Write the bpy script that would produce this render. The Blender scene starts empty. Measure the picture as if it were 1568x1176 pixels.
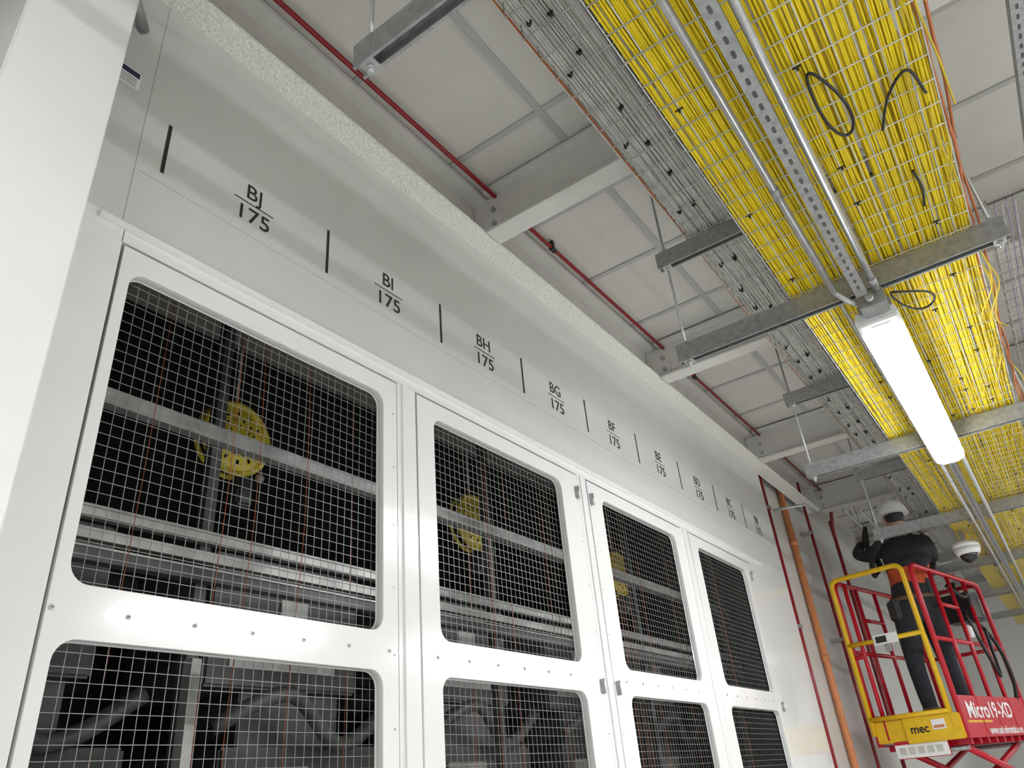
import bpy, bmesh, math, random
from mathutils import Vector, Matrix
random.seed(7)
scene = bpy.context.scene
C = 1.6   # eye height / distance to the wall (m)

# ---------------------------------------------------------------- materials
def mat(name, col, rough=0.5, metal=0.0, noise=0.0, nscale=20, bump=0.0, bscale=200, emit=None, spec=None, coat=0):
    m = bpy.data.materials.new(name); m.use_nodes = True
    nt = m.node_tree; b = nt.nodes['Principled BSDF']
    b.inputs['Base Color'].default_value = (*col, 1)
    b.inputs['Roughness'].default_value = rough
    b.inputs['Metallic'].default_value = metal
    if spec is not None: b.inputs['Specular IOR Level'].default_value = spec
    if coat: b.inputs['Coat Weight'].default_value = coat; b.inputs['Coat Roughness'].default_value = 0.06
    tc = nt.nodes.new('ShaderNodeTexCoord')
    if noise > 0:
        n = nt.nodes.new('ShaderNodeTexNoise'); n.inputs['Scale'].default_value = nscale; n.inputs['Detail'].default_value = 5
        r = nt.nodes.new('ShaderNodeValToRGB')
        r.color_ramp.elements[0].position = 0.3; r.color_ramp.elements[1].position = 0.7
        r.color_ramp.elements[0].color = (*[c*(1-noise) for c in col], 1)
        r.color_ramp.elements[1].color = (*[min(1, c*(1+noise)) for c in col], 1)
        nt.links.new(tc.outputs['Object'], n.inputs['Vector']); nt.links.new(n.outputs['Fac'], r.inputs['Fac'])
        nt.links.new(r.outputs['Color'], b.inputs['Base Color'])
    if bump > 0:
        n = nt.nodes.new('ShaderNodeTexNoise'); n.inputs['Scale'].default_value = bscale; n.inputs['Detail'].default_value = 4
        bp = nt.nodes.new('ShaderNodeBump'); bp.inputs['Strength'].default_value = bump; bp.inputs['Distance'].default_value = 0.01
        nt.links.new(tc.outputs['Object'], n.inputs['Vector']); nt.links.new(n.outputs['Fac'], bp.inputs['Height'])
        nt.links.new(bp.outputs['Normal'], b.inputs['Normal'])
    if emit:
        b.inputs['Emission Color'].default_value = (*emit[0], 1); b.inputs['Emission Strength'].default_value = emit[1]
    return m

M = dict(
 wallp = mat('wall_paint', (.62,.61,.582), .30, noise=.03, nscale=3),
 door = mat('door_powder_coat', (.82,.822,.808), .16, noise=.015, nscale=6, bump=.015, bscale=40, coat=.6),
 beam = mat('beam_fireproof_paint', (.84,.83,.78), .7, noise=.14, nscale=90, bump=1.0, bscale=90),
 steelw = mat('white_steel', (.65,.635,.60), .5, noise=.05, nscale=8),
 tile = mat('ceiling_tile', (.62,.60,.56), .85, noise=.03, nscale=5, bump=.1, bscale=300),
 tbar = mat('ceiling_tbar', (.45,.445,.425), .45, noise=.03),
 red = mat('red_pipe_paint', (.25,.006,.012), .35, noise=.1),
 orange = mat('orange_pipe_paint', (.60,.22,.085), .5, noise=.06),
 galv = mat('galvanised_steel', (.36,.37,.37), .42, metal=.6, noise=.18, nscale=40),
 galvl = mat('galvanised_bright', (.52,.53,.53), .36, metal=.65, noise=.12, nscale=40),
 wire = mat('basket_wire_zinc', (.58,.58,.56), .4, metal=.5, noise=.1),
 meshw = mat('screen_wire', (.27,.275,.265), .45, metal=.4, noise=.1),
 yellow = mat('yellow_cable_jacket', (.88,.67,.006), .45, noise=.08, nscale=12),
 yellowd = mat('yellow_cable_jacket_old', (.62,.46,.015), .5, noise=.12, nscale=12),
 grey = mat('grey_cable_jacket', (.54,.54,.51), .5, noise=.15, nscale=12),
 violet = mat('violet_cable_jacket', (.46,.34,.50), .5, noise=.15, nscale=12),
 teal = mat('teal_cable_jacket', (.05,.35,.36), .5, noise=.15, nscale=12),
 black = mat('black_rubber', (.012,.012,.013), .5, noise=.2),
 ink = mat('black_vinyl', (.015,.015,.015), .5, noise=.1),
 navy = mat('navy_cable_jacket', (.015,.02,.06), .45, noise=.1),
 copper = mat('copper_wire', (.50,.16,.055), .5, metal=.1, noise=.15),
 sens = mat('sensor_wire', (.34,.07,.03), .5, noise=.15),
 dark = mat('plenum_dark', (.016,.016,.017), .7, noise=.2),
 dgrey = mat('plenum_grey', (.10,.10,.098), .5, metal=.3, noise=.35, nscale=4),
 pgalv = mat('plenum_steel', (.42,.415,.40), .45, metal=.4, noise=.25, nscale=10),
 fan = mat('fan_yellow', (.90,.68,.07), .5, noise=.2, nscale=14),
 floor = mat('raised_floor_tile', (.74,.74,.72), .4, noise=.05, nscale=12),
 lred = mat('lift_red', (.52,.006,.022), .32, noise=.06),
 lyel = mat('lift_yellow', (.78,.48,.008), .35, noise=.06),
 white = mat('white_plastic', (.85,.85,.84), .4, noise=.02),
 jean = mat('denim_dark', (.02,.022,.03), .85, noise=.3, nscale=30),
 shirt = mat('dark_jacket', (.022,.024,.03), .85, noise=.4, nscale=20),
 vest = mat('hi_vis_vest', (.60,.10,.03), .75, noise=.08),
 skin = mat('skin', (.50,.29,.20), .5, noise=.06),
 boot = mat('boot_leather', (.12,.07,.035), .6, noise=.2),
 tyre = mat('tyre_rubber', (.04,.04,.04), .8, noise=.1),
 glass = mat('dark_dome', (.02,.02,.02), .08, noise=.01),
 lamp = mat('lamp_diffuser', (1,1,1), .5, emit=((.95,.98,1.0), 46)),
)

# ---------------------------------------------------------------- mesh builder
class MB:
    def __init__(s): s.bm = bmesh.new(); s.mats = []
    def mi(s, m):
        m = M[m] if isinstance(m, str) else m
        if m not in s.mats: s.mats.append(m)
        return s.mats.index(m)
    def face(s, vs, mi, smooth=False):
        try:
            f = s.bm.faces.new(vs); f.material_index = mi; f.smooth = smooth
        except ValueError: pass
    def box(s, x0, x1, y0, y1, z0, z1, m, bev=0):
        mi = s.mi(m)
        t = bmesh.new(); bmesh.ops.create_cube(t, size=1)
        for v in t.verts:
            v.co = Vector(((x0+x1)/2+v.co.x*(x1-x0), (y0+y1)/2+v.co.y*(y1-y0), (z0+z1)/2+v.co.z*(z1-z0)))
        if bev: bmesh.ops.bevel(t, geom=t.edges[:], offset=bev, segments=2, affect='EDGES')
        s.merge(t, mi)
    def merge(s, t, mi, T=None):
        mp = {}
        for v in t.verts: mp[v] = s.bm.verts.new(T @ v.co if T else v.co)
        for f in t.faces:
            s.face([mp[v] for v in f.verts], mi, f.smooth)
        t.free()
    def cyl(s, p0, p1, r, m, n=10, r1=None, caps=True):
        s.tube([p0, p1], r, m, n, caps, r1)
    def tube(s, pts, r, m, n=8, caps=True, r1=None):
        mi = s.mi(m); pts = [Vector(p) for p in pts]; rings = []
        up = None
        for i, p in enumerate(pts):
            if i == 0: d = pts[1]-pts[0]
            elif i == len(pts)-1: d = pts[-1]-pts[-2]
            else: d = (pts[i+1]-p).normalized()+(p-pts[i-1]).normalized()
            d.normalize()
            if up is None: up = Vector((0,0,1)) if abs(d.z) < .9 else Vector((0,1,0))
            a = d.cross(up).normalized(); b = a.cross(d).normalized(); up = b
            rr = r if (r1 is None or i == 0) else r1
            rings.append([s.bm.verts.new(p+a*math.cos(2*math.pi*k/n)*rr+b*math.sin(2*math.pi*k/n)*rr) for k in range(n)])
        for i in range(len(rings)-1):
            for k in range(n):
                s.face([rings[i][k], rings[i][(k+1)%n], rings[i+1][(k+1)%n], rings[i+1][k]], mi, n > 5)
        if caps:
            s.face(rings[0][::-1], mi); s.face(rings[-1], mi)
    def sphere(s, c, r, m, sc=(1,1,1), u=16, v=10):
        t = bmesh.new(); bmesh.ops.create_uvsphere(t, u_segments=u, v_segments=v, radius=r)
        for f in t.faces: f.smooth = True
        for q in t.verts: q.co = Vector((q.co.x*sc[0], q.co.y*sc[1], q.co.z*sc[2]))+Vector(c)
        s.merge(t, s.mi(m))
    def prof(s, pts2, origin, ax, ay, ext, m):
        mi = s.mi(m); o = Vector(origin); ax = Vector(ax); ay = Vector(ay); ext = Vector(ext)
        a = [s.bm.verts.new(o+ax*x+ay*y) for x, y in pts2]; b = [s.bm.verts.new(o+ax*x+ay*y+ext) for x, y in pts2]
        n = len(a)
        for k in range(n): s.face([a[k], a[(k+1)%n], b[(k+1)%n], b[k]], mi)
        s.face(a[::-1], mi); s.face(b, mi)
    def add_mesh(s, me, m):
        t = bmesh.new(); t.from_mesh(me); s.merge(t, s.mi(m))
    def obj(s, name, parent=None, mw=None):
        bmesh.ops.recalc_face_normals(s.bm, faces=s.bm.faces[:])
        me = bpy.data.meshes.new(name); s.bm.to_mesh(me); s.bm.free()
        for m in s.mats: me.materials.append(m)
        o = bpy.data.objects.new(name, me); scene.collection.objects.link(o)
        if parent: o.parent = parent
        if mw: o.matrix_world = mw
        return o

def empty(name):
    e = bpy.data.objects.new(name, None); scene.collection.objects.link(e); e.empty_display_size = .1; return e

def cables(name, paths, r, m, res=1, parent=None):
    cu = bpy.data.curves.new(name, 'CURVE'); cu.dimensions = '3D'; cu.bevel_depth = r; cu.bevel_resolution = res
    ms = m if isinstance(m, (list, tuple)) else [m]
    for k, p in enumerate(paths):
        sp = cu.splines.new('POLY'); sp.points.add(len(p)-1)
        for i, q in enumerate(p): sp.points[i].co = (*q, 1)
        sp.use_smooth = True; sp.material_index = k % len(ms)
    for q in ms: cu.materials.append(M[q])
    o = bpy.data.objects.new(name, cu); scene.collection.objects.link(o)
    dg = bpy.context.evaluated_depsgraph_get(); dg.update()
    me = bpy.data.meshes.new_from_object(o.evaluated_get(dg))
    bpy.data.objects.remove(o)
    o = bpy.data.objects.new(name, me); scene.collection.objects.link(o)
    if not me.materials:
        for q in ms: me.materials.append(M[q])
    if parent: o.parent = parent
    return o

def catmull(pts, n=8):
    P = [Vector(p) for p in pts]; out = []
    for i in range(len(P)-1):
        a = P[max(0, i-1)]; b = P[i]; c = P[i+1]; d = P[min(len(P)-1, i+2)]
        for k in range(n):
            t = k/n
            out.append(.5*((2*b)+(c-a)*t+(2*a-5*b+4*c-d)*t*t+(3*b-a-3*c+d)*t**3))
    out.append(P[-1]); return out

def rrect(y0, y1, z0, z1, r, n=6):
    pts = []
    for cx, cy, a0 in ((y1-r, z1-r, 0), (y0+r, z1-r, 90), (y0+r, z0+r, 180), (y1-r, z0+r, 270)):
        for k in range(n+1):
            a = math.radians(a0+90*k/n); pts.append((cx+r*math.cos(a), cy+r*math.sin(a)))
    return pts

def plate(outer, holes, thick, bevel=.0015):
    cu = bpy.data.curves.new('p', 'CURVE'); cu.dimensions = '2D'; cu.fill_mode = 'BOTH'
    cu.extrude = thick/2-bevel; cu.bevel_depth = bevel; cu.bevel_resolution = 1; cu.offset = -bevel
    for L in [outer]+holes:
        sp = cu.splines.new('POLY'); sp.points.add(len(L)-1); sp.use_cyclic_u = True
        for i, q in enumerate(L): sp.points[i].co = (q[0], q[1], 0, 1)
    o = bpy.data.objects.new('p', cu); scene.collection.objects.link(o)
    dg = bpy.context.evaluated_depsgraph_get(); dg.update()
    me = bpy.data.meshes.new_from_object(o.evaluated_get(dg)); bpy.data.objects.remove(o)
    for v in me.vertices: v.co = Vector((v.co.z, v.co.x, v.co.y))
    return me

def text_mesh(s, size, extrude=.0006, bold=False):
    cu = bpy.data.curves.new('t', 'FONT'); cu.body = s; cu.size = size; cu.align_x = 'CENTER'; cu.align_y = 'CENTER'; cu.extrude = extrude
    if bold: cu.offset = size*.018
    o = bpy.data.objects.new('t', cu); scene.collection.objects.link(o)
    dg = bpy.context.evaluated_depsgraph_get(); dg.update()
    me = bpy.data.meshes.new_from_object(o.evaluated_get(dg)); bpy.data.objects.remove(o)
    return me

def add_text(mb, s, size, pos, ax, ay, m, sx=1.0, bold=False):
    me = text_mesh(s, size, bold=bold); ax = Vector(ax); ay = Vector(ay); az = ax.cross(ay)
    t = bmesh.new(); t.from_mesh(me)
    for v in t.verts: v.co = Vector(pos)+ax*v.co.x*sx+ay*v.co.y+az*v.co.z
    mb.merge(t, mb.mi(m))

# ---------------------------------------------------------------- room shell
HC = 4.17; Y0, Y1 = -4.0, 15.0; XR = 5.0
b = MB(); b.box(-2.0, XR+.1, Y0, Y1, -.1, 0, 'floor')
for i in range(9): b.box(.05+.6*i, .054+.6*i, Y0, Y1, 0, .0015, 'dgrey')
for i in range(31): b.box(0, XR, Y0+.6*i, Y0+.6*i+.004, 0, .0015, 'dgrey')
b.obj('floor')

b = MB(); b.box(-2.0, XR+.1, Y0, Y1, HC+.005, HC+.12, 'tile')
b.obj('ceiling')
b = MB()
x = .574-.6
while x < XR:
    if x > .05: b.box(x-.017, x+.017, Y0, Y1, HC-.004, HC+.004, 'tbar')
    x += .6
y = 2.0-.6*10
while y < Y1:
    b.box(.0, XR, y-.015, y+.015, HC-.003, HC+.004, 'tbar'); y += .6
b.obj('trim_1')

DOORS = [(.700, 1.709, .730, 1.644), (1.816, 2.952, 1.908, 2.798), (3.045, 4.150, 3.179, 4.054), (4.268, 5.345, 4.379, 5.240)]
ZT = C+1.329; ZB = .08
b = MB()
b.box(-.05, 0, Y0, 6.2, C+1.40, HC, 'wallp')
b.box(-.05, .0, .69, 6.2, C+1.336, C+1.40, 'door')
b.box(-.05, .012, .62, 5.62, C+1.372, C+1.392, 'door', .002)
b.box(-.05, .0, Y0, .692, 0, C+1.40, 'door')
for a, c in ((1.715, 1.810), (2.958, 3.039), (4.156, 4.262)):
    b.box(-.05, -.003, a, c, 0, C+1.336, 'door')
    b.box(-.05, .004, a+.022, a+.030, 0, C+1.336, 'door')
b.box(-.05, 0, 5.351, 6.2, 0, C+1.336, 'door')
b.box(-.05, 0, .692, 5.351, 0, .075, 'door')
b.box(-.12, -.05, 6.15, 6.2, 0, HC, 'door')
b.box(-.12, -.08, 6.2, Y1, 0, HC, 'wallp')
b.box(0, .0008, .69, 6.2, C+1.588, C+1.590, 'tbar')
b.box(0, .001, .680, .683, C+1.40, HC, 'tbar')
b.obj('wall_left')

b = MB(); b.box(-2.0, XR+.1, Y1, Y1+.1, 0, HC+.1, 'wallp'); b.obj('wall_back')
b = MB(); b.box(-2.0, XR+.1, Y0-.1, Y0, 0, HC+.1, 'wallp'); b.obj('wall_front')
b = MB(); b.box(XR, XR+.1, Y0, Y1, 0, HC+.1, 'wallp'); b.obj('wall_right')

b = MB(); b.box(.001, .30, .27, .48, 0.001, HC, 'door', .004)
b.box(.001, .05, .48, .505, 0.001, HC, 'door', .002)
b.obj('column')

# ---------------------------------------------------------------- doors
for di, (d0, d1, w0, w1) in enumerate(DOORS):
    b = MB()
    rows = [(C+.464, C+1.264), (C-.45, C+.354), (.25, C-.56)]
    outer = [(d0, ZB), (d1, ZB), (d1, ZT), (d0, ZT)]
    me = plate(outer, [rrect(w0, w1, a, c, .045) for a, c in rows], .03)
    for v in me.vertices: v.co.x -= .015
    b.add_mesh(me, 'door')
    for a, c in rows:
        o1 = rrect(w0-.002, w1+.002, a-.002, c+.002, .047); 
        b.tube([(-.03, p[0], p[1]) for p in o1+[o1[0]]], .004, 'door', 5)
    for a, c in rows:
        yy = w0-.012
        while yy < w1+.014:
            b.box(-.0403, -.0389, yy-.0007, yy+.0007, a-.02, c+.02, 'meshw'); yy += .0285
        zz = a-.012
        while zz < c+.014:
            b.box(-.0389, -.0375, w0-.02, w1+.02, zz-.0007, zz+.0007, 'meshw'); zz += .0285
    yy = w0-.02
    while yy < w1+.05:
        for zs in (C+.41, C-.505):
            b.cyl((-.001, yy, zs), (.0025, yy, zs), .0055, 'galv', 10)
            b.box(.0024, .0029, yy-.003, yy+.003, zs-.0008, zs+.0008, 'ink')
        yy += .16
    for zs in [C-.4+.2*i for i in range(9)]:
        b.cyl((-.001, d0+.015 if di in (2,) else d1-.018, zs), (.0018, d0+.015 if di in (2,) else d1-.018, zs), .003, 'galv', 8)
    hy = {1: [d1-.022], 2: [d0+.022], 3: [d1-.03], 0: []}[di]
    for h in hy:
        for zs in (C+1.235, C+.38, C-.5):
            b.box(0, .010, h-.014, h+.014, zs-.028, zs+.028, 'galv', .002)
            b.cyl((.012, h, zs-.03), (.012, h, zs+.03), .006, 'galvl', 8)
            b.cyl((.009, h, zs-.015), (.013, h+.002, zs-.015), .004, 'ink', 8)
    b.obj('door_%d' % (di+1))

# ---------------------------------------------------------------- wall labels
TK = [.755, 1.366, 1.973, 2.56, 3.145, 3.73, 4.325, 4.92, 5.50, 6.09]
names = ['BJ', 'BI', 'BH', 'BG', 'BF', 'BE', 'BD', 'BC', 'BB']
b = MB()
for t in TK[:-1]:
    b.box(.0008, .0016, t-.0055, t+.0055, C+1.626, C+1.815, 'ink')
for i, nme in enumerate(names):
    yc = (TK[i]+TK[i+1])/2
    b.box(.0008, .0016, yc-.074, yc+.074, C+1.7110, C+1.7145, 'ink')
    add_text(b, nme, .082, (.0013, yc-.003, C+1.756), (0,1,0), (0,0,1), 'ink')
    add_text(b, '175', .082, (.0013, yc, C+1.664), (0,1,0), (0,0,1), 'ink', sx=1.08)
b.obj('column_grid_labels')
b = MB()
b.box(.0008, .0018, .565, .645, C+1.86, C+1.93, 'white')
b.box(.0018, .0022, .569, .641, C+1.905, C+1.926, 'navy')
for i in range(4): b.box(.0018, .0022, .575, .635, C+1.868+.009*i, C+1.870+.009*i, 'ink')
b.obj('warning_sticker')

# ---------------------------------------------------------------- structure
Zb = C+2.29
b = MB()
b.box(-.02, .10, Y0, 7.8, Zb, Zb+.022, 'beam', .003)
b.box(.001, .014, Y0, 7.8, Zb+.02, HC-.02, 'steelw')
b.box(.001, .085, Y0, 7.8, HC-.035, HC-.012, 'steelw')
b.box(.0, .10, 7.79, 7.80, Zb, HC-.01, 'steelw')
b.obj('steel_beam')
for yc in (.40, 2.26, 4.12, 6.01, 7.88, 9.75, 11.6):
    b = MB()
    b.box(.105, XR-.01, yc-.055, yc+.055, Zb+.002, Zb+.016, 'steelw', .002)
    b.box(.105, XR-.01, yc-.006, yc+.006, Zb+.016, HC-.03, 'steelw')
    b.box(.105, XR-.01, yc-.055, yc+.055, HC-.032, HC-.010, 'steelw')
    b.box(.018, .17, yc-.018, yc-.006, Zb+.035, HC-.05, 'steelw')
    for zz in (Zb+.07, Zb+.15):
        b.cyl((.135, yc-.03, zz), (.135, yc-.018, zz), .013, 'galv', 6)
        b.cyl((.135, yc-.036, zz), (.135, yc-.03, zz), .007, 'galvl', 8)
    b.obj('ceiling_joist')

b = MB()
b.cyl((.15, Y0, HC-.055), (.15, 8.2, HC-.055), .0105, 'red', 12)
for yy in (2.75, 4.62, 6.5, .9):
    b.box(.140, .160, yy-.012, yy+.012, HC-.07, HC-.006, 'ink', .003)
    b.cyl((.15, yy-.02, HC-.06), (.15, yy+.02, HC-.06), .014, 'ink', 10)
b.obj('sprinkler_pipe')
b = MB()
b.cyl((-.04, 6.38, 0), (-.04, 6.38, HC), .018, 'red', 12)
b.tube(catmull([(.06, 8.35, 0), (.06, 8.35, 3.6), (.06, 8.35, 3.75), (.09, 8.3, 3.9), (.15, 8.215, HC-.055)], 6), .018, 'red', 12)
b.cyl((.02, 7.5, 0), (.02, 7.5, HC), .014, 'red', 12)
b.tube([(.0, 6.38, C+1.98), (.25, 6.45, C+1.98), (.25, 6.9, C+2.0)], .012, 'galvl', 8)
for z in (1.2, 2.6, 3.6):
    b.box(-.08, -.015, 6.35, 6.41, z, z+.03, 'galv'); b.box(-.08, .03, 7.47, 7.53, z, z+.03, 'galv')
b.obj('red_riser_pipe')
b = MB()
b.cyl((-.045, 6.98, 0), (-.045, 6.98, HC), .029, 'orange', 16)
for z in (1.2, 2.4, 3.4): b.cyl((-.045, 6.98, z), (-.045, 6.98, z+.05), .034, 'orange', 16)
b.obj('orange_pipe')
b = MB()
b.tube([(.16, .50, HC), (.16, .50, C+2.2), (.10, .52, C+2.12), (.005, .62, C+2.10)], .017, 'galv', 10)
b.obj('wall_conduit')

# ---------------------------------------------------------------- trapeze hangers
def strut_x(mb, x0, x1, yc, zb, m='galv', h=.041):
    w = .0205
    P = [(-w, 0), (-w+.008, 0), (-w+.008, .006), (-w+.003, .006), (-w+.003, h-.003), (w-.003, h-.003), (w-.003, .006), (w-.008, .006), (w-.008, 0), (w, 0), (w, h), (-w, h)]
    mb.prof(P, (x0, yc, zb), (0,1,0), (0,0,1), (x1-x0, 0, 0), m)
def strut_double(mb, x0, x1, yc, zb):
    strut_x(mb, x0, x1, yc, zb)
    w = .0205; h = .041
    P = [(-w, h), (w, h), (w, 2*h), (w-.008, 2*h), (w-.008, 2*h-.006), (w-.003, 2*h-.006), (w-.003, h+.003), (-w+.003, h+.003), (-w+.003, 2*h-.006), (-w+.008, 2*h-.006), (-w+.008, 2*h), (-w, 2*h)]
    mb.prof(P, (x0, yc, zb), (0,1,0), (0,0,1), (x1-x0, 0, 0), 'galv')
ZL = C+1.56; ZU = C+2.06
for i in range(-1, 7):
    yc = .84+1.88*i
    b = MB()
    strut_double(b, .70, 1.95, yc, ZL)
    strut_double(b, .70, 1.95, yc, ZU)
    for xr in (.74, 1.915):
        b.cyl((xr, yc, ZL-.03), (xr, yc, HC), .006, 'galvl', 8)
        for z in (ZL, ZL+.082, ZU, ZU+.082):
            s = -1 if z in (ZL, ZU) else 1
            b.box(xr-.02, xr+.02, yc-.02, yc+.02, min(z, z+s*.005), max(z, z+s*.005), 'galvl')
            b.cyl((xr, yc, z+s*.005), (xr, yc, z+s*.016), .011, 'galvl', 6)
    b.obj('trapeze_hanger')

# ---------------------------------------------------------------- wire basket trays
def basket(name, x0, x1, z0, h, y0, y1, dx=.05, dy=.1, r=.0025):
    b = MB(); n = max(1, round((x1-x0)/dx))
    for i in range(n+1):
        x = x0+(x1-x0)*i/n; b.cyl((x, y0, z0), (x, y1, z0), r, 'wire', 6)
    for xs in (x0, x1):
        for k in range(1, int(h/.05)+1):
            b.cyl((xs, y0, z0+.05*k), (xs, y1, z0+.05*k), r*1.1, 'wire', 6)
    y = y0
    while y < y1:
        b.tube([(x0, y, z0+h), (x0, y, z0-.004), (x1, y, z0-.004), (x1, y, z0+h)], r, 'wire', 6); y += dy
    return b.obj(name)
YT0, YT1 = -1.5, 14.0
ZUT = ZU+.095; ZLT = ZL+.095
tray_up = basket('wire_basket_tray', .86, 1.46, ZUT, .10, YT0, YT1)
tray_lo = basket('wire_basket_tray.001', 1.20, 1.86, ZLT, .10, YT0, YT1)

def run(x, z, amp, step, y0=YT0, y1=YT1, dip=0):
    ph = random.random()*6; f1 = .8+random.random()*.8; p = []; y = y0; ox = 0
    while y < y1:
        ox = .8*ox+random.uniform(-amp, amp)
        p.append((x+ox+math.sin(y*f1+ph)*amp*1.5, y, z+random.uniform(0, amp*.6)))
        y += step
    return p
yp = []
for i in range(84):
    x = 1.210+.0077*i
    if i in (17, 18, 19, 39, 40, 55, 70): continue
    yp.append(run(x, ZLT+.008, .0022, .16))
for i in range(70):
    if i in (14, 15): continue
    yp.append(run(1.215+.0092*i, ZLT+.016, .005, .2))
for i in range(55):
    yp.append(run(1.22+.0115*i, ZLT+.026+random.random()*.02, .007, .25))
random.shuffle(yp)
cables('yellow_fiber_cables', yp, .0037, ['yellow', 'yellow', 'yellowd'], 1, tray_lo)
gp = []
for i in range(20): gp.append(run(.885+.0085*i, ZUT+.010, .003, .25))
for i in range(16): gp.append(run(.90+.010*i, ZUT+.020, .004, .25))
for i in range(14): gp.append(run(1.13+.012*i, ZUT+.010, .005, .25))
cables('grey_data_cables', gp, .0045, 'grey', 1, tray_up)
cables('navy_power_cables', [run(1.075+.010*i, ZUT+.008, .0012, .3) for i in range(4)], .0058, 'navy', 1, tray_up)
cables('copper_ground_wire', [run(.852, ZUT+.03, .003, .15), run(1.880, ZLT+.01, .010, .12), run(1.895, ZLT+.03, .008, .15)], .0048, 'copper', 1, tray_lo)
b = MB()
y = YT0+.2
while y < 9:
    for xx in (.91, .98, 1.09):
        if random.random() < .6:
            yy = y+random.uniform(-.04, .04)
            b.box(xx-.010, xx+.010, yy-.002, yy+.002, ZUT-.007, ZUT+.03, 'ink')
            b.sphere((xx+random.uniform(-.006,.006), yy, ZUT-.012), .006, 'ink', (1.2, 1, 1), 8, 6)
    for xx in (1.25, 1.33, 1.56, 1.66, 1.76):
        if random.random() < .22:
            yy = y+random.uniform(-.05, .05)
            b.box(xx-.012, xx+.012, yy-.002, yy+.002, ZLT-.008, ZLT-.004, 'ink')
            b.box(xx-.003, xx+.003, yy-.003, yy+.003, ZLT-.018, ZLT-.006, 'ink')
    y += .24
b.obj('cable_ties', tray_up)
def loop(cx, cy, z, a, bb, rot):
    P = []
    for k in range(25):
        t = 2*math.pi*k/24
        u = a*math.cos(t); v = bb*math.sin(t)*(1+.25*math.cos(t))
        P.append((cx+u*math.sin(rot)+v*math.cos(rot), cy+u*math.cos(rot)-v*math.sin(rot), z-.012+.008*math.sin(2*t)))
    return P
cables('black_cable_loop', [loop(1.60, 1.78, ZLT-.012, .150, .032, .12)], .0046, 'black', 2)
cables('black_cable_loop.001', [loop(1.60, 2.83, ZL-.02, .11, .045, .5)], .0042, 'black', 2)
cables('black_cable_loop.002', [catmull([(1.70,2.0,ZLT-.008),(1.74,1.86,ZLT-.02),(1.80,1.80,ZLT-.02),(1.83,1.93,ZLT-.012)], 8), catmull([(1.74,2.25,ZLT-.008),(1.75,2.35,ZLT-.015),(1.74,2.46,ZLT-.008)], 8)], .0042, 'black', 2)
lo = []
for i in range(36):
    y0 = .5+random.random()*8; x0 = 1.81+random.random()*.08
    lo.append(catmull([(x0, y0, ZLT+.02), (x0+random.uniform(-.03,.03), y0+.15, ZLT-.010-random.random()*.012), (x0+random.uniform(-.05,.02), y0+.4, ZLT-.010), (x0+.02, y0+.65, ZLT+.03)], 6))
cables('loose_patch_cables', lo, .0030, ['yellowd', 'yellow', 'copper', 'yellow', 'grey', 'copper', 'yellowd', 'black', 'yellow', 'teal', 'yellow', 'grey'], 1, tray_lo)

def rail_y(name, xc, zt, y0, y1):
    b = MB(); w = .0205; h = .041
    P = [(-w, 0), (-w, -h), (w, -h), (w, 0), (w-.008, 0), (w-.008, -.004), (w-.003, -.004), (w-.003, -h+.003), (-w+.003, -h+.003), (-w+.003, -.004), (-w+.008, -.004), (-w+.008, 0)]
    b.prof(P, (xc, y0, zt), (1,0,0), (0,0,1), (0, y1-y0, 0), 'galv')
    y = y0+.03
    while y < y1-.04:
        pts = rrect(xc-.005, xc+.005, y, y+.026, .0049, 3)
        b.prof([(p[0], p[1]) for p in pts], (0, 0, zt-h-.0006), (1,0,0), (0,1,0), (0,0,.0005), 'dgrey'); y += .05
    return b.obj(name)
rail_y('strut_rail', 1.452, ZL-.001, YT0, 2.66)
rail_y('strut_rail.001', 1.452, ZL-.001, 4.70, 12)
b = MB()
b.cyl((1.372, YT0, ZL-.016), (1.372, 2.60, ZL-.016), .0118, 'galvl', 14)
b.tube([(1.372, 2.60, ZL-.016), (1.40, 2.68, ZL-.03), (1.424, 2.71, ZL-.04)], .0118, 'galvl', 12)
b.cyl((1.372, 1.9, ZL-.016), (1.372, 1.96, ZL-.016), .015, 'galv', 12)
b.cyl((1.502, YT0, ZL-.016), (1.502, 2.695, ZL-.016), .0118, 'galvl', 14)
b.cyl((1.502, 2.60, ZL-.016), (1.502, 2.66, ZL-.016), .016, 'galv', 12)
b.cyl((1.40, 4.72, ZL-.03), (1.40, 13, ZL-.03), .0118, 'galvl', 12)
b.cyl((1.52, 4.72, ZL-.03), (1.52, 13, ZL-.03), .0118, 'galvl', 12)
for y in (.84, 6.48, 8.36): 
    for x in (1.372, 1.502): 
        b.box(x-.017, x+.017, y-.008, y+.008, ZL-.03, ZL, 'galv')
b.obj('conduit_pipes')
b = MB()
b.box(1.425, 1.52, 2.70, 2.79, ZL-.07, ZL-.002, 'galv', .004)
b.cyl((1.47, 2.69, ZL-.05), (1.47, 2.665, ZL-.05), .014, 'galvl', 12)
b.box(1.41, 1.53, 2.785, 2.798, ZL-.05, ZL-.01, 'galvl', .002)
b.obj('junction_box')
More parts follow.
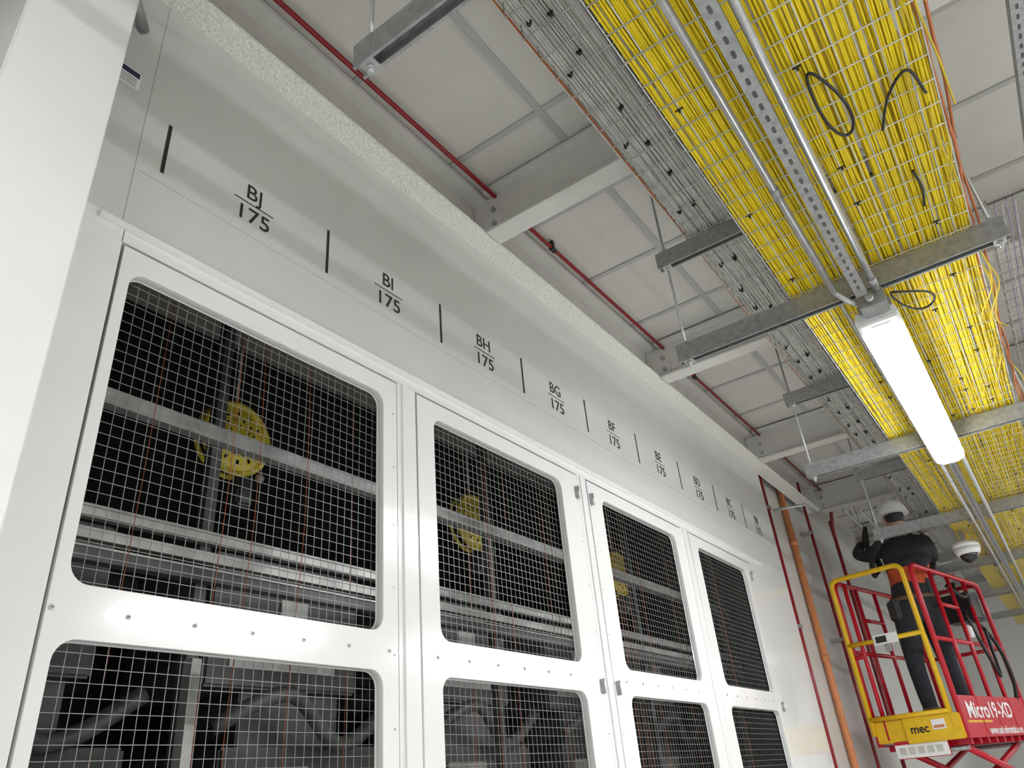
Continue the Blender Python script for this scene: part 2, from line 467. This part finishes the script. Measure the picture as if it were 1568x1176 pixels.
# conduits and a cross strut at the far end
b = MB()
for k, xx in enumerate((.30, .42, .56)):
    b.tube(catmull([(xx, 7.9+.1*k, HC-.3), (xx, 9.5, HC-.3), (xx+.02, 12.5, HC-.3)], 4), .014, 'galvl', 8)
    b.cyl((xx, 8.6+.2*k, HC-.3), (xx, 8.6+.2*k, HC), .005, 'galvl', 6)
b.box(.15, .70, 9.0, 9.04, HC-.36, HC-.315, 'galv'); b.box(.15, .70, 11.0, 11.04, HC-.36, HC-.315, 'galv')
for xx in (.18, .67):
    for yy in (9.02, 11.02): b.cyl((xx, yy, HC-.36), (xx, yy, HC), .005, 'galvl', 6)
b.obj('ceiling_conduits')

# ---------------------------------------------------------------- light fixtures
def fixture(name, xc, y0, y1, zt):
    e = empty(name)
    b = MB()
    P = [(-.065, 0), (-.078, -.03), (-.078, -.045), (.078, -.045), (.078, -.03), (.065, 0)]
    b.prof(P, (xc, y0, zt), (1,0,0), (0,0,1), (0, y1-y0, 0), 'white')
    b.box(xc-.072, xc+.072, y0, y0+.12, zt-.062, zt-.044, 'white', .004)
    b.box(xc-.03, xc+.04, y0+.03, y0+.07, zt-.0635, zt-.0618, 'grey')
    b.obj('housing', e)
    b = MB()
    P = [(-.077, -.0455), (-.07, -.070), (-.035, -.086), (.035, -.086), (.07, -.070), (.077, -.0455)]
    b.prof(P, (xc, y0+.125, zt), (1,0,0), (0,0,1), (0, y1-y0-.13, 0), 'lamp')
    b.obj('diffuser', e)
    b = MB()
    for yy in (y0+.3, y1-.3): b.cyl((xc, yy, zt), (xc, yy, zt+.05 if xc < 2 else HC), .004, 'galvl', 6)
    b.obj('hanger', e)
    return e
fixture('strip_light', 1.462, 2.80, 4.66, C+1.53)
fixture('strip_light.001', 1.462, -2.2, -.6, C+1.50)
for i, yy in enumerate((-3.2, -.3, 2.6, 5.5, 8.4, 11.3)):
    fixture('strip_light.%03d' % (i+2), 3.6, yy, yy+1.87, C+1.42)

rail_y('ceiling_strut_rail', 2.24, HC-.28, YT0, 12)
b = MB()
for i in range(7):
    yy = .5+1.88*i; b.cyl((2.24, yy, HC-.29), (2.24, yy, HC), .005, 'galvl', 8)
    b.cyl((2.24, yy, HC-.335), (2.24, yy, HC-.32), .012, 'galvl', 6)
b.obj('hanger_rods')
t2 = basket('wire_basket_tray.002', 2.00, 2.50, ZL+.50, .05, 3.3, 13, .05, .1)
basket('wire_basket_tray.003', 1.97, 2.17, ZL+.55, .05, -1.5, 2.05, .05, .1)
cables('violet_patch_cables', [run(2.03+.04*i, ZL+.515, .006, .3, 3.3, 13) for i in range(11)], .0035, ['violet', 'grey'], 1, t2)

# ---------------------------------------------------------------- enclosure behind doors
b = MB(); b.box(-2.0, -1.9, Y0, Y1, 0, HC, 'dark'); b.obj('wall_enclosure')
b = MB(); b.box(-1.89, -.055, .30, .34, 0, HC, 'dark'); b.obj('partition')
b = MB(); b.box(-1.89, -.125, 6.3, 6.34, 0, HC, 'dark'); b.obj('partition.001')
b = MB()
for (xx, zz, hh, mm) in ((-.50, C+1.17, .050, 'pgalv'), (-.50, C+.81, .03, 'pgalv'), (-.50, C+.745, .03, 'pgalv'), (-.50, C+.69, .04, 'dgrey'), (-.5, C-.1, .05, 'dgrey')):
    b.box(xx-.02, xx+.02, .36, 6.1, zz-hh/2, zz+hh/2, mm)
    b.box(xx+.02, xx+.026, .36, 6.1, zz+hh/2-.006, zz+hh/2, 'pgalv')
for i in range(4):
    yy = 1.35+1.56*i
    b.box(-.56, -.52, yy, yy+.04, 0, HC-.2, 'dgrey')
b.box(-.42, -.38, 1.28, 1.31, 0, C+.42, 'pgalv')
b.obj('support_frame')
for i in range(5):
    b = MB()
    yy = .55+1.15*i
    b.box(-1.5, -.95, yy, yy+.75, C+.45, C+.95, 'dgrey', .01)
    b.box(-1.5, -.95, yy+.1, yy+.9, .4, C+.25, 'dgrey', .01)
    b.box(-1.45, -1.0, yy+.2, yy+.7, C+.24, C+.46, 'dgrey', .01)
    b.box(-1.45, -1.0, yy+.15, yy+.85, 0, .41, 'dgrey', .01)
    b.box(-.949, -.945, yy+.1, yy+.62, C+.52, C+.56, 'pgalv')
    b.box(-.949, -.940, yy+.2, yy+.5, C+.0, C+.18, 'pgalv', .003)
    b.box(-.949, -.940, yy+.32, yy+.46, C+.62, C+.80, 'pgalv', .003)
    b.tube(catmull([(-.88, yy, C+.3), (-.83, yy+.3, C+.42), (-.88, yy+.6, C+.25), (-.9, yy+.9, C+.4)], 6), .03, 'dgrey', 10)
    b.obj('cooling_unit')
for yc in (1.59, 3.10, 4.75):
    b = MB(); xc = -.72; zc = C+1.325; R0 = .145
    def band(r0, r1, x0, x1, m='fan', sk=False, off=0):
        mi = b.mi(m); n = 48
        for k in range(n):
            if sk and k % 4 == off: continue
            a0, a1 = 2*math.pi*k/n, 2*math.pi*(k+1)/n
            vs = [b.bm.verts.new((x, yc+r*math.cos(a), zc+r*math.sin(a))) for r, x, a in ((r0,x0,a0),(r1,x1,a0),(r1,x1,a1),(r0,x0,a1))]
            b.face(vs, mi)
    band(.0, .040, xc, xc); band(.040, .052, xc, xc, sk=True); band(.052, .066, xc, xc-.003); band(.066, .080, xc-.003, xc-.005, sk=True, off=2)
    band(.080, .094, xc-.005, xc-.008); band(.094, .110, xc-.008, xc-.012, sk=True); band(.110, .138, xc-.012, xc-.02)
    b.tube([(xc-.02, yc+R0*math.cos(2*math.pi*k/32), zc+R0*math.sin(2*math.pi*k/32)) for k in range(33)], .012, 'fan', 8)
    b.tube([(xc-.07, yc+R0*math.cos(2*math.pi*k/32), zc+R0*math.sin(2*math.pi*k/32)) for k in range(33)], .010, 'fan', 8)
    b.cyl((xc-.10, yc, zc), (xc-.02, yc, zc), .05, 'dgrey', 20)
    for k in range(7):
        a = 2*math.pi*k/7
        c, s = math.cos(a), math.sin(a)
        vs = [b.bm.verts.new((xc-.05+(.02 if q < 0 else -.015), yc+p*c-q*s, zc+p*s+q*c)) for p, q in [(.03, -.02), (.13, -.04), (.13, .035), (.03, .02)]]
        b.face(vs, b.mi('dgrey'))
    b.cyl((xc-.05, yc, zc+R0), (xc-.05, yc, HC), .006, 'pgalv', 6)
    b.box(xc-.09, xc-.02, yc+.03, yc+.10, zc-.26, zc-.13, 'dgrey', .01)
    b.sphere((xc+.01, yc+.10, zc-.15), .018, 'pgalv')
    b.obj('exhaust_fan')
op = []
for i in range(24):
    yy = .75+i*.19+random.uniform(-.07, .07); xx = -.09-random.random()*.2
    op.append(catmull([(xx, yy, C+1.45), (xx, yy+random.uniform(-.02,.02), C+.8), (xx, yy+random.uniform(-.02,.02), C+.2), (xx, yy, C-.6)], 5))
cables('sensor_wires', op, .0012, 'sens', 1)

# ---------------------------------------------------------------- security camera
b = MB()
sx, sy, sz = 1.25, 7.2, C+1.50
b.cyl((sx, sy, sz+.05), (sx, sy, sz), .10, 'white', 24)
b.cyl((sx, sy, sz), (sx, sy, sz-.05), .105, 'white', 24, r1=.085)
b.sphere((sx, sy, sz-.05), .07, 'glass')
b.box(sx-.02, sx+.02, sy-.02, sy+.02, sz+.05, ZLT-.01, 'galv')
b.obj('dome_security_camera')

# ---------------------------------------------------------------- scissor lift
LM = Matrix.Translation((.155, 7.14, 0)) @ Matrix.Rotation(math.radians(-12), 4, 'Z')
lift = empty('scissor_lift'); lift.matrix_world = LM
W, L = .67, 1.62; ZF = 1.78; ZR = 3.04
def fil(pts, r=.06, n=4):
    P = [Vector(p) for p in pts]; out = [P[0]]
    for i in range(1, len(P)-1):
        a = (P[i-1]-P[i]).normalized(); c = (P[i+1]-P[i]).normalized()
        s = P[i]+a*r; e = P[i]+c*r
        for k in range(n+1):
            t = k/n; out.append(s*(1-t)**2+P[i]*2*t*(1-t)+e*t*t)
    out.append(P[-1]); return out
def part(nm, b):
    o = b.obj(nm); o.parent = lift; return o
b = MB()
b.box(0, W, 0, L, ZF-.05, ZF, 'galv', .004)
b.box(W-.01, W+.012, .02, L, 1.72, 2.02, 'lred', .004)
b.box(-.012, .01, .02, L, 1.72, 1.95, 'lred', .004)
b.box(0, W, L-.01, L+.01, 1.72, 1.95, 'lred', .004)
b.box(.0, W, -.02, .0, 1.74, 1.90, 'lyel', .004)
b.box(.24, W+.004, -.05, -.02, 1.72, 1.90, 'lyel', .008)
for i in range(8): b.box(.02, W-.02, .1+.19*i, .14+.19*i, ZF-.10, ZF-.05, 'lred')
b.box(.12, .52, -.024, -.021, 1.625, 1.72, 'white'); b.box(.12, .52, -.02, -.0, 1.62, 1.75, 'lred')
for i in range(5): b.box(.15+.07*i, .20+.07*i, -.0262, -.024, 1.65, 1.70, 'grey')
b.box(.46, .56, -.053, -.05, 1.80, 1.87, 'white'); b.box(.47, .55, -.0545, -.053, 1.81, 1.83, 'orange')
add_text(b, 'mec', .085, (.36, -.0515, 1.815), (1,0,0), (0,0,1), 'ink', bold=True)
part('platform', b)
b = MB()
add_text(b, 'Micro19-XD', .165, (W+.014, .66, 1.91), (0,1,0), (0,0,1), 'white', sx=1.25, bold=True)
add_text(b, 'www.unitedrentals.com', .085, (W+.014, .90, 1.765), (0,1,0), (0,0,1), 'white', bold=True)
b.box(W+.012, W+.0135, .08, .62, 1.825, 1.84, 'lyel')
part('lettering', b)
b = MB(); r = .021
for xs in (0, W):
    b.tube(fil([(xs, 0, 1.72), (xs, 0, ZR), (xs, L, ZR), (xs, L, 1.72)], .10, 6), r, 'lred', 12)
    b.cyl((xs, 0, 2.45), (xs, L, 2.45), r*.85, 'lred', 10)
    for yy in (.42, .82, 1.22): b.cyl((xs, yy, 1.74), (xs, yy, ZR), r*.85, 'lred', 10)
    b.cyl((xs, .42, 2.75), (xs, .82, 2.75), r*.8, 'lred', 10)
b.tube(fil([(0, L, 1.74), (0, L, ZR), (W, L, ZR), (W, L, 1.74)], .07), r, 'lred', 12)
b.cyl((0, L, 2.45), (W, L, 2.45), r*.85, 'lred', 10)
b.cyl((.09, -.005, 1.76), (.09, -.005, ZR-.03), r*.85, 'lred', 10)
b.cyl((.0, -.005, 2.40), (.10, -.005, 2.40), r*.85, 'lred', 10)
part('guard_rails', b)
b = MB()
b.tube(fil([(-.01, -.03, 1.80), (-.01, -.03, ZR+.01), (W-.06, -.03, ZR+.01), (W-.06, -.03, 1.80)], .07, 5), r, 'lyel', 12)
b.cyl((-.01, -.035, 2.50), (W-.06, -.035, 2.50), r*.9, 'lyel', 10)
b.cyl((-.01, -.035, 1.92), (W-.06, -.035, 1.92), r*.9, 'lyel', 10)
b.box(.22, .42, -.065, -.05, 2.46, 2.54, 'white', .003); b.box(.24, .33, -.067, -.065, 2.475, 2.525, 'ink')
b.box(.30, .34, -.07, -.03, 2.40, 2.46, 'galv', .004)
part('entry_gate', b)
b = MB()
b.box(W-.30, W-.02, L-.32, L-.04, 2.70, 2.95, 'ink', .02)
b.cyl((W-.15, L-.18, 2.95), (W-.15, L-.18, 3.05), .014, 'black', 8); b.sphere((W-.15, L-.18, 3.06), .022, 'black')
b.box(W-.03, W+.03, .85, .95, 2.50, 2.60, 'white', .01)
b.tube(catmull([(W+.02, .9, 2.7), (W+.06, 1.0, 2.3), (W+.05, 1.15, 2.2), (W+.03, 1.25, 2.6)], 8), .014, 'black', 8)
b.tube(catmull([(W-.1, 1.3, 2.8), (W+.04, 1.35, 2.5), (W+.05, 1.45, 2.2), (W+.0, 1.5, 2.0)], 8), .016, 'black', 8)
b.tube(catmull([(W-.02, .8, 2.95), (W+.04, .95, 2.85), (W+.04, 1.1, 2.9), (W, 1.2, 2.8)], 8), .016, 'black', 8)
part('control_box', b)
b = MB()
n = 4; z0, z1 = .45, 1.66; hz = (z1-z0)/n
for k in range(n):
    for xs in (.12, W-.12):
        b.tube([(xs, .12, z0+hz*k), (xs, L-.12, z0+hz*(k+1))], .025, 'lred', 8)
        b.tube([(xs+.05, L-.12, z0+hz*k), (xs+.05, .12, z0+hz*(k+1))], .025, 'lred', 8)
    for yy in (.12, L-.12): b.cyl((.1, yy, z0+hz*(k+1)), (W-.05, yy, z0+hz*(k+1)), .018, 'galv', 8)
b.cyl((W/2, .3, .5), (W/2, L-.5, 1.4), .035, 'galv', 10)
part('scissor_stack', b)
b = MB()
b.box(0, W, -.02, L+.02, .12, .45, 'lred', .02)
for xs in (-.02, W-.07):
    for yy in (.2, L-.2): b.cyl((xs, yy, .15), (xs+.09, yy, .15), .15, 'tyre', 24); b.cyl((xs-.004, yy, .15), (xs+.094, yy, .15), .07, 'white', 16)
part('chassis', b)

# ---------------------------------------------------------------- worker, standing on the platform
def skin(verts, edges, root, sub=2):
    me = bpy.data.meshes.new('s'); me.from_pydata([v[:3] for v in verts], edges, [])
    o = bpy.data.objects.new('s', me); scene.collection.objects.link(o)
    bpy.context.view_layer.objects.active = o
    md = o.modifiers.new('Skin', 'SKIN'); md.use_smooth_shade = True
    for i, v in enumerate(verts):
        sv = me.skin_vertices[0].data[i]
        sv.radius = (v[3], v[4] if len(v) > 4 else v[3]); sv.use_root = (i == root)
    sd = o.modifiers.new('Sub', 'SUBSURF'); sd.levels = sub
    dg = bpy.context.evaluated_depsgraph_get(); dg.update()
    r = bpy.data.meshes.new_from_object(o.evaluated_get(dg)); bpy.data.objects.remove(o)
    return r
worker = empty('construction_worker')
WM = Matrix.Translation((.69, 7.50, ZF)) @ Matrix.Rotation(math.radians(28), 4, 'Z') @ Matrix.Scale(1.06, 4)
worker.matrix_world = WM
def wpart(nm, me, mats_fn, mats):
    me.materials.clear()
    for m in mats: me.materials.append(M[m])
    for p in me.polygons:
        p.material_index = mats_fn(p.center) if mats_fn else 0; p.use_smooth = True
    o = bpy.data.objects.new(nm, me); scene.collection.objects.link(o); o.parent = worker; return o
# local: +y facing, +x right-hand side, feet z=0; leans right and forward, both arms working at the cables
sh = .11
V = [(0,-.03,.98,.16,.125), (.015,-.01,1.10,.16,.125), (.05,.03,1.27,.175,.13), (.085,.05,1.42,.18,.12), (sh,.07,1.52,.085,.08), (sh,.085,1.60,.058,.058),
     (sh+.17,.06,1.47,.078), (sh+.23,.16,1.36,.062), (sh+.22,.30,1.36,.052), (sh+.14,.42,1.48,.040), (sh+.12,.45,1.53,.03),
     (sh-.19,.06,1.46,.078), (sh-.30,.14,1.42,.062), (sh-.34,.27,1.48,.052), (sh-.25,.40,1.58,.040), (sh-.22,.43,1.62,.03),
     (.10,-.02,.90,.115), (.11,.0,.70,.095), (.12,.03,.50,.07), (.12,.0,.28,.065), (.12,-.02,.10,.055),
     (-.10,-.02,.90,.115), (-.12,-.01,.70,.095), (-.14,.01,.50,.07), (-.15,-.03,.28,.065), (-.15,-.05,.10,.055)]
E = [(0,1),(1,2),(2,3),(3,4),(4,5),(3,6),(6,7),(7,8),(8,9),(9,10),(3,11),(11,12),(12,13),(13,14),(14,15),(0,16),(16,17),(17,18),(18,19),(19,20),(0,21),(21,22),(22,23),(23,24),(24,25)]
me = skin(V, E, 0)
def bodymat(c):
    if c.z > 1.555 and abs(c.x-sh) < .08 and c.y < .17: return 2
    if c.z < .98: return 0
    if 1.12 < c.z < 1.24 and abs(c.x-.03) < .22: return 3
    return 1
wpart('body', me, bodymat, ['jean', 'shirt', 'skin', 'vest'])
def hand(nm, wrist, d, up):
    d = Vector(d).normalized(); up = Vector(up).normalized(); s = d.cross(up).normalized(); up = s.cross(d)
    w = Vector(wrist); vs = [(*(w-d*.01), .026, .022), (*(w+d*.05), .038, .018), (*(w+d*.085), .040, .015)]
    b = MB(); b.add_mesh(skin(vs, [(0,1),(1,2)], 0, 2), 'skin')
    for k, (o, l) in enumerate(((-.030,.072), (-.010,.080), (.010,.075), (.030,.058))):
        p = w+d*.08+s*o
        fv = [(*p, .009), (*(p+d*l*.45+up*-.004), .0088), (*(p+d*l*.75-up*.022), .008), (*(p+d*l*.85-up*.045), .007)]
        b.add_mesh(skin(fv, [(0,1),(1,2),(2,3)], 0, 1), 'skin')
    p = w+d*.03-s*.028
    fv = [(*p, .012), (*(p-s*.025+d*.02-up*.008), .0105), (*(p-s*.034+d*.045-up*.02), .009)]
    b.add_mesh(skin(fv, [(0,1),(1,2)], 0, 1), 'skin')
    for f in b.bm.faces: f.smooth = True
    o = b.obj(nm); o.parent = worker
hand('hand_right', V[10][:3], (-.3,.5,.7), (.2,-.8,.5))
hand('hand_left', V[15][:3], (.4,.7,.6), (-.3,-.5,.8))
b = MB(); hc = Vector((sh, .10, 1.715))
b.sphere(hc, .1, 'skin', (.78, .98, 1.12), 24, 16)
b.sphere(hc+Vector((0,.045,-.055)), .055, 'skin', (.95,.9,.9))
b.sphere(hc+Vector((0,.10,-.008)), .016, 'skin', (.8,1.2,1.5)); b.sphere(hc+Vector((0,.112,-.018)), .012, 'skin')
for sx_ in (-1, 1):
    b.sphere(hc+Vector((.03*sx_,.083,.012)), .012, 'white'); b.sphere(hc+Vector((.03*sx_,.093,.012)), .0055, 'ink')
    b.sphere(hc+Vector((.080*sx_,.0,-.005)), .024, 'skin', (.35,.8,1.2))
    xa, xb = sorted((.015*sx_, .045*sx_))
    b.box(hc.x+xa, hc.x+xb, hc.y+.088, hc.y+.095, hc.z+.030, hc.z+.036, 'ink')
b.sphere(hc+Vector((0,.092,-.048)), .02, 'orange', (1.1,.4,.25))
b.sphere(hc+Vector((0,-.018,.015)), .099, 'ink', (.82,.9,1.05))
o = b.obj('head'); o.parent = worker
b = MB()
t = bmesh.new(); bmesh.ops.create_uvsphere(t, u_segments=24, v_segments=14, radius=.135)
for f in t.faces: f.smooth = True
bmesh.ops.delete(t, geom=[v for v in t.verts if v.co.z < -.001], context='VERTS')
for v in t.verts: v.co = Vector((v.co.x*.93, v.co.y*1.12, v.co.z*1.05))+hc+Vector((0,0,.035))
b.merge(t, b.mi('white'))
b.prof([(.142*math.cos(a)*.95, .156*math.sin(a)+(.03 if math.sin(a) > 0 else 0)) for a in [2*math.pi*k/24 for k in range(24)]], hc+Vector((0,0,.030)), (1,0,0), (0,1,0), (0,0,.006), 'white')
for sx_ in (-.035, 0, .035): b.tube([(hc.x+sx_, hc.y+.138*math.cos(a), hc.z+.04+.138*math.sin(a)) for a in [math.pi*k/10 for k in range(1, 10)]], .006, 'white', 6)
for sx_ in (-.105, .105): b.sphere(hc+Vector((sx_,.03,.085)), .018, 'ink', (.6,1.3,1))
o = b.obj('hard_hat'); o.parent = worker
b = MB()
for xs, yo in ((.12, -.02), (-.15, -.05)):
    b.sphere((xs, yo+.05, .05), .052, 'boot', (.9, 2.4, .9)); b.cyl((xs, yo, .04), (xs, yo, .18), .062, 'boot', 14)
    b.box(xs-.045, xs+.045, yo-.07, yo+.17, 0, .022, 'ink', .008)
b.tube([(.165*math.cos(a), -.02+.135*math.sin(a), 1.0) for a in [2*math.pi*k/24 for k in range(25)]], .02, 'boot', 8)
b.box(.13, .18, -.10, .03, .82, 1.0, 'boot', .012)
b.box(-.21, -.14, -.10, .03, .84, 1.0, 'ink', .012)
o = b.obj('boots_and_belt'); o.parent = worker
cl = []
for k in range(11):
    s = random.uniform(-.05,.05); q = random.uniform(-.05,.05)
    cl.append(catmull([(sh-.12+s*.3, .50, 1.78), (sh-.20+s,.38+s,1.60), (sh-.22+q,.25+s,1.36), (sh-.30,.12+q,1.26+s), (sh-.30,-.02,1.42+s), (sh-.12+q,-.085+s*.2,1.54), (sh+.10,-.05,1.55), (sh+.22+s*.5,.12,1.40+q), (sh+.20,.3,1.2+q)], 6))
cables('held_cables', cl, .0095, ['black', 'orange', 'black', 'navy', 'black'], 1, worker)

# ---------------------------------------------------------------- world, camera
w = bpy.data.worlds.new('World'); scene.world = w; w.use_nodes = True
w.node_tree.nodes['Background'].inputs[0].default_value = (.9,.95,1,1)
w.node_tree.nodes['Background'].inputs[1].default_value = .3

cam = bpy.data.cameras.new('Camera'); co = bpy.data.objects.new('Camera', cam); scene.collection.objects.link(co)
cam.sensor_width = 36; cam.lens = 36*1139/1568; cam.clip_start = .02
R = Vector((.8099,.5809,-.0828)).normalized(); F = Vector((-.4757,.7327,.4862)).normalized()
U = R.cross(F).normalized(); R = F.cross(U).normalized()
mw = Matrix((( R.x, U.x, -F.x, C), (R.y, U.y, -F.y, 0), (R.z, U.z, -F.z, C), (0,0,0,1)))
co.matrix_world = mw
scene.camera = co
scene.view_settings.view_transform = 'Standard'
scene.view_settings.exposure = 0.2
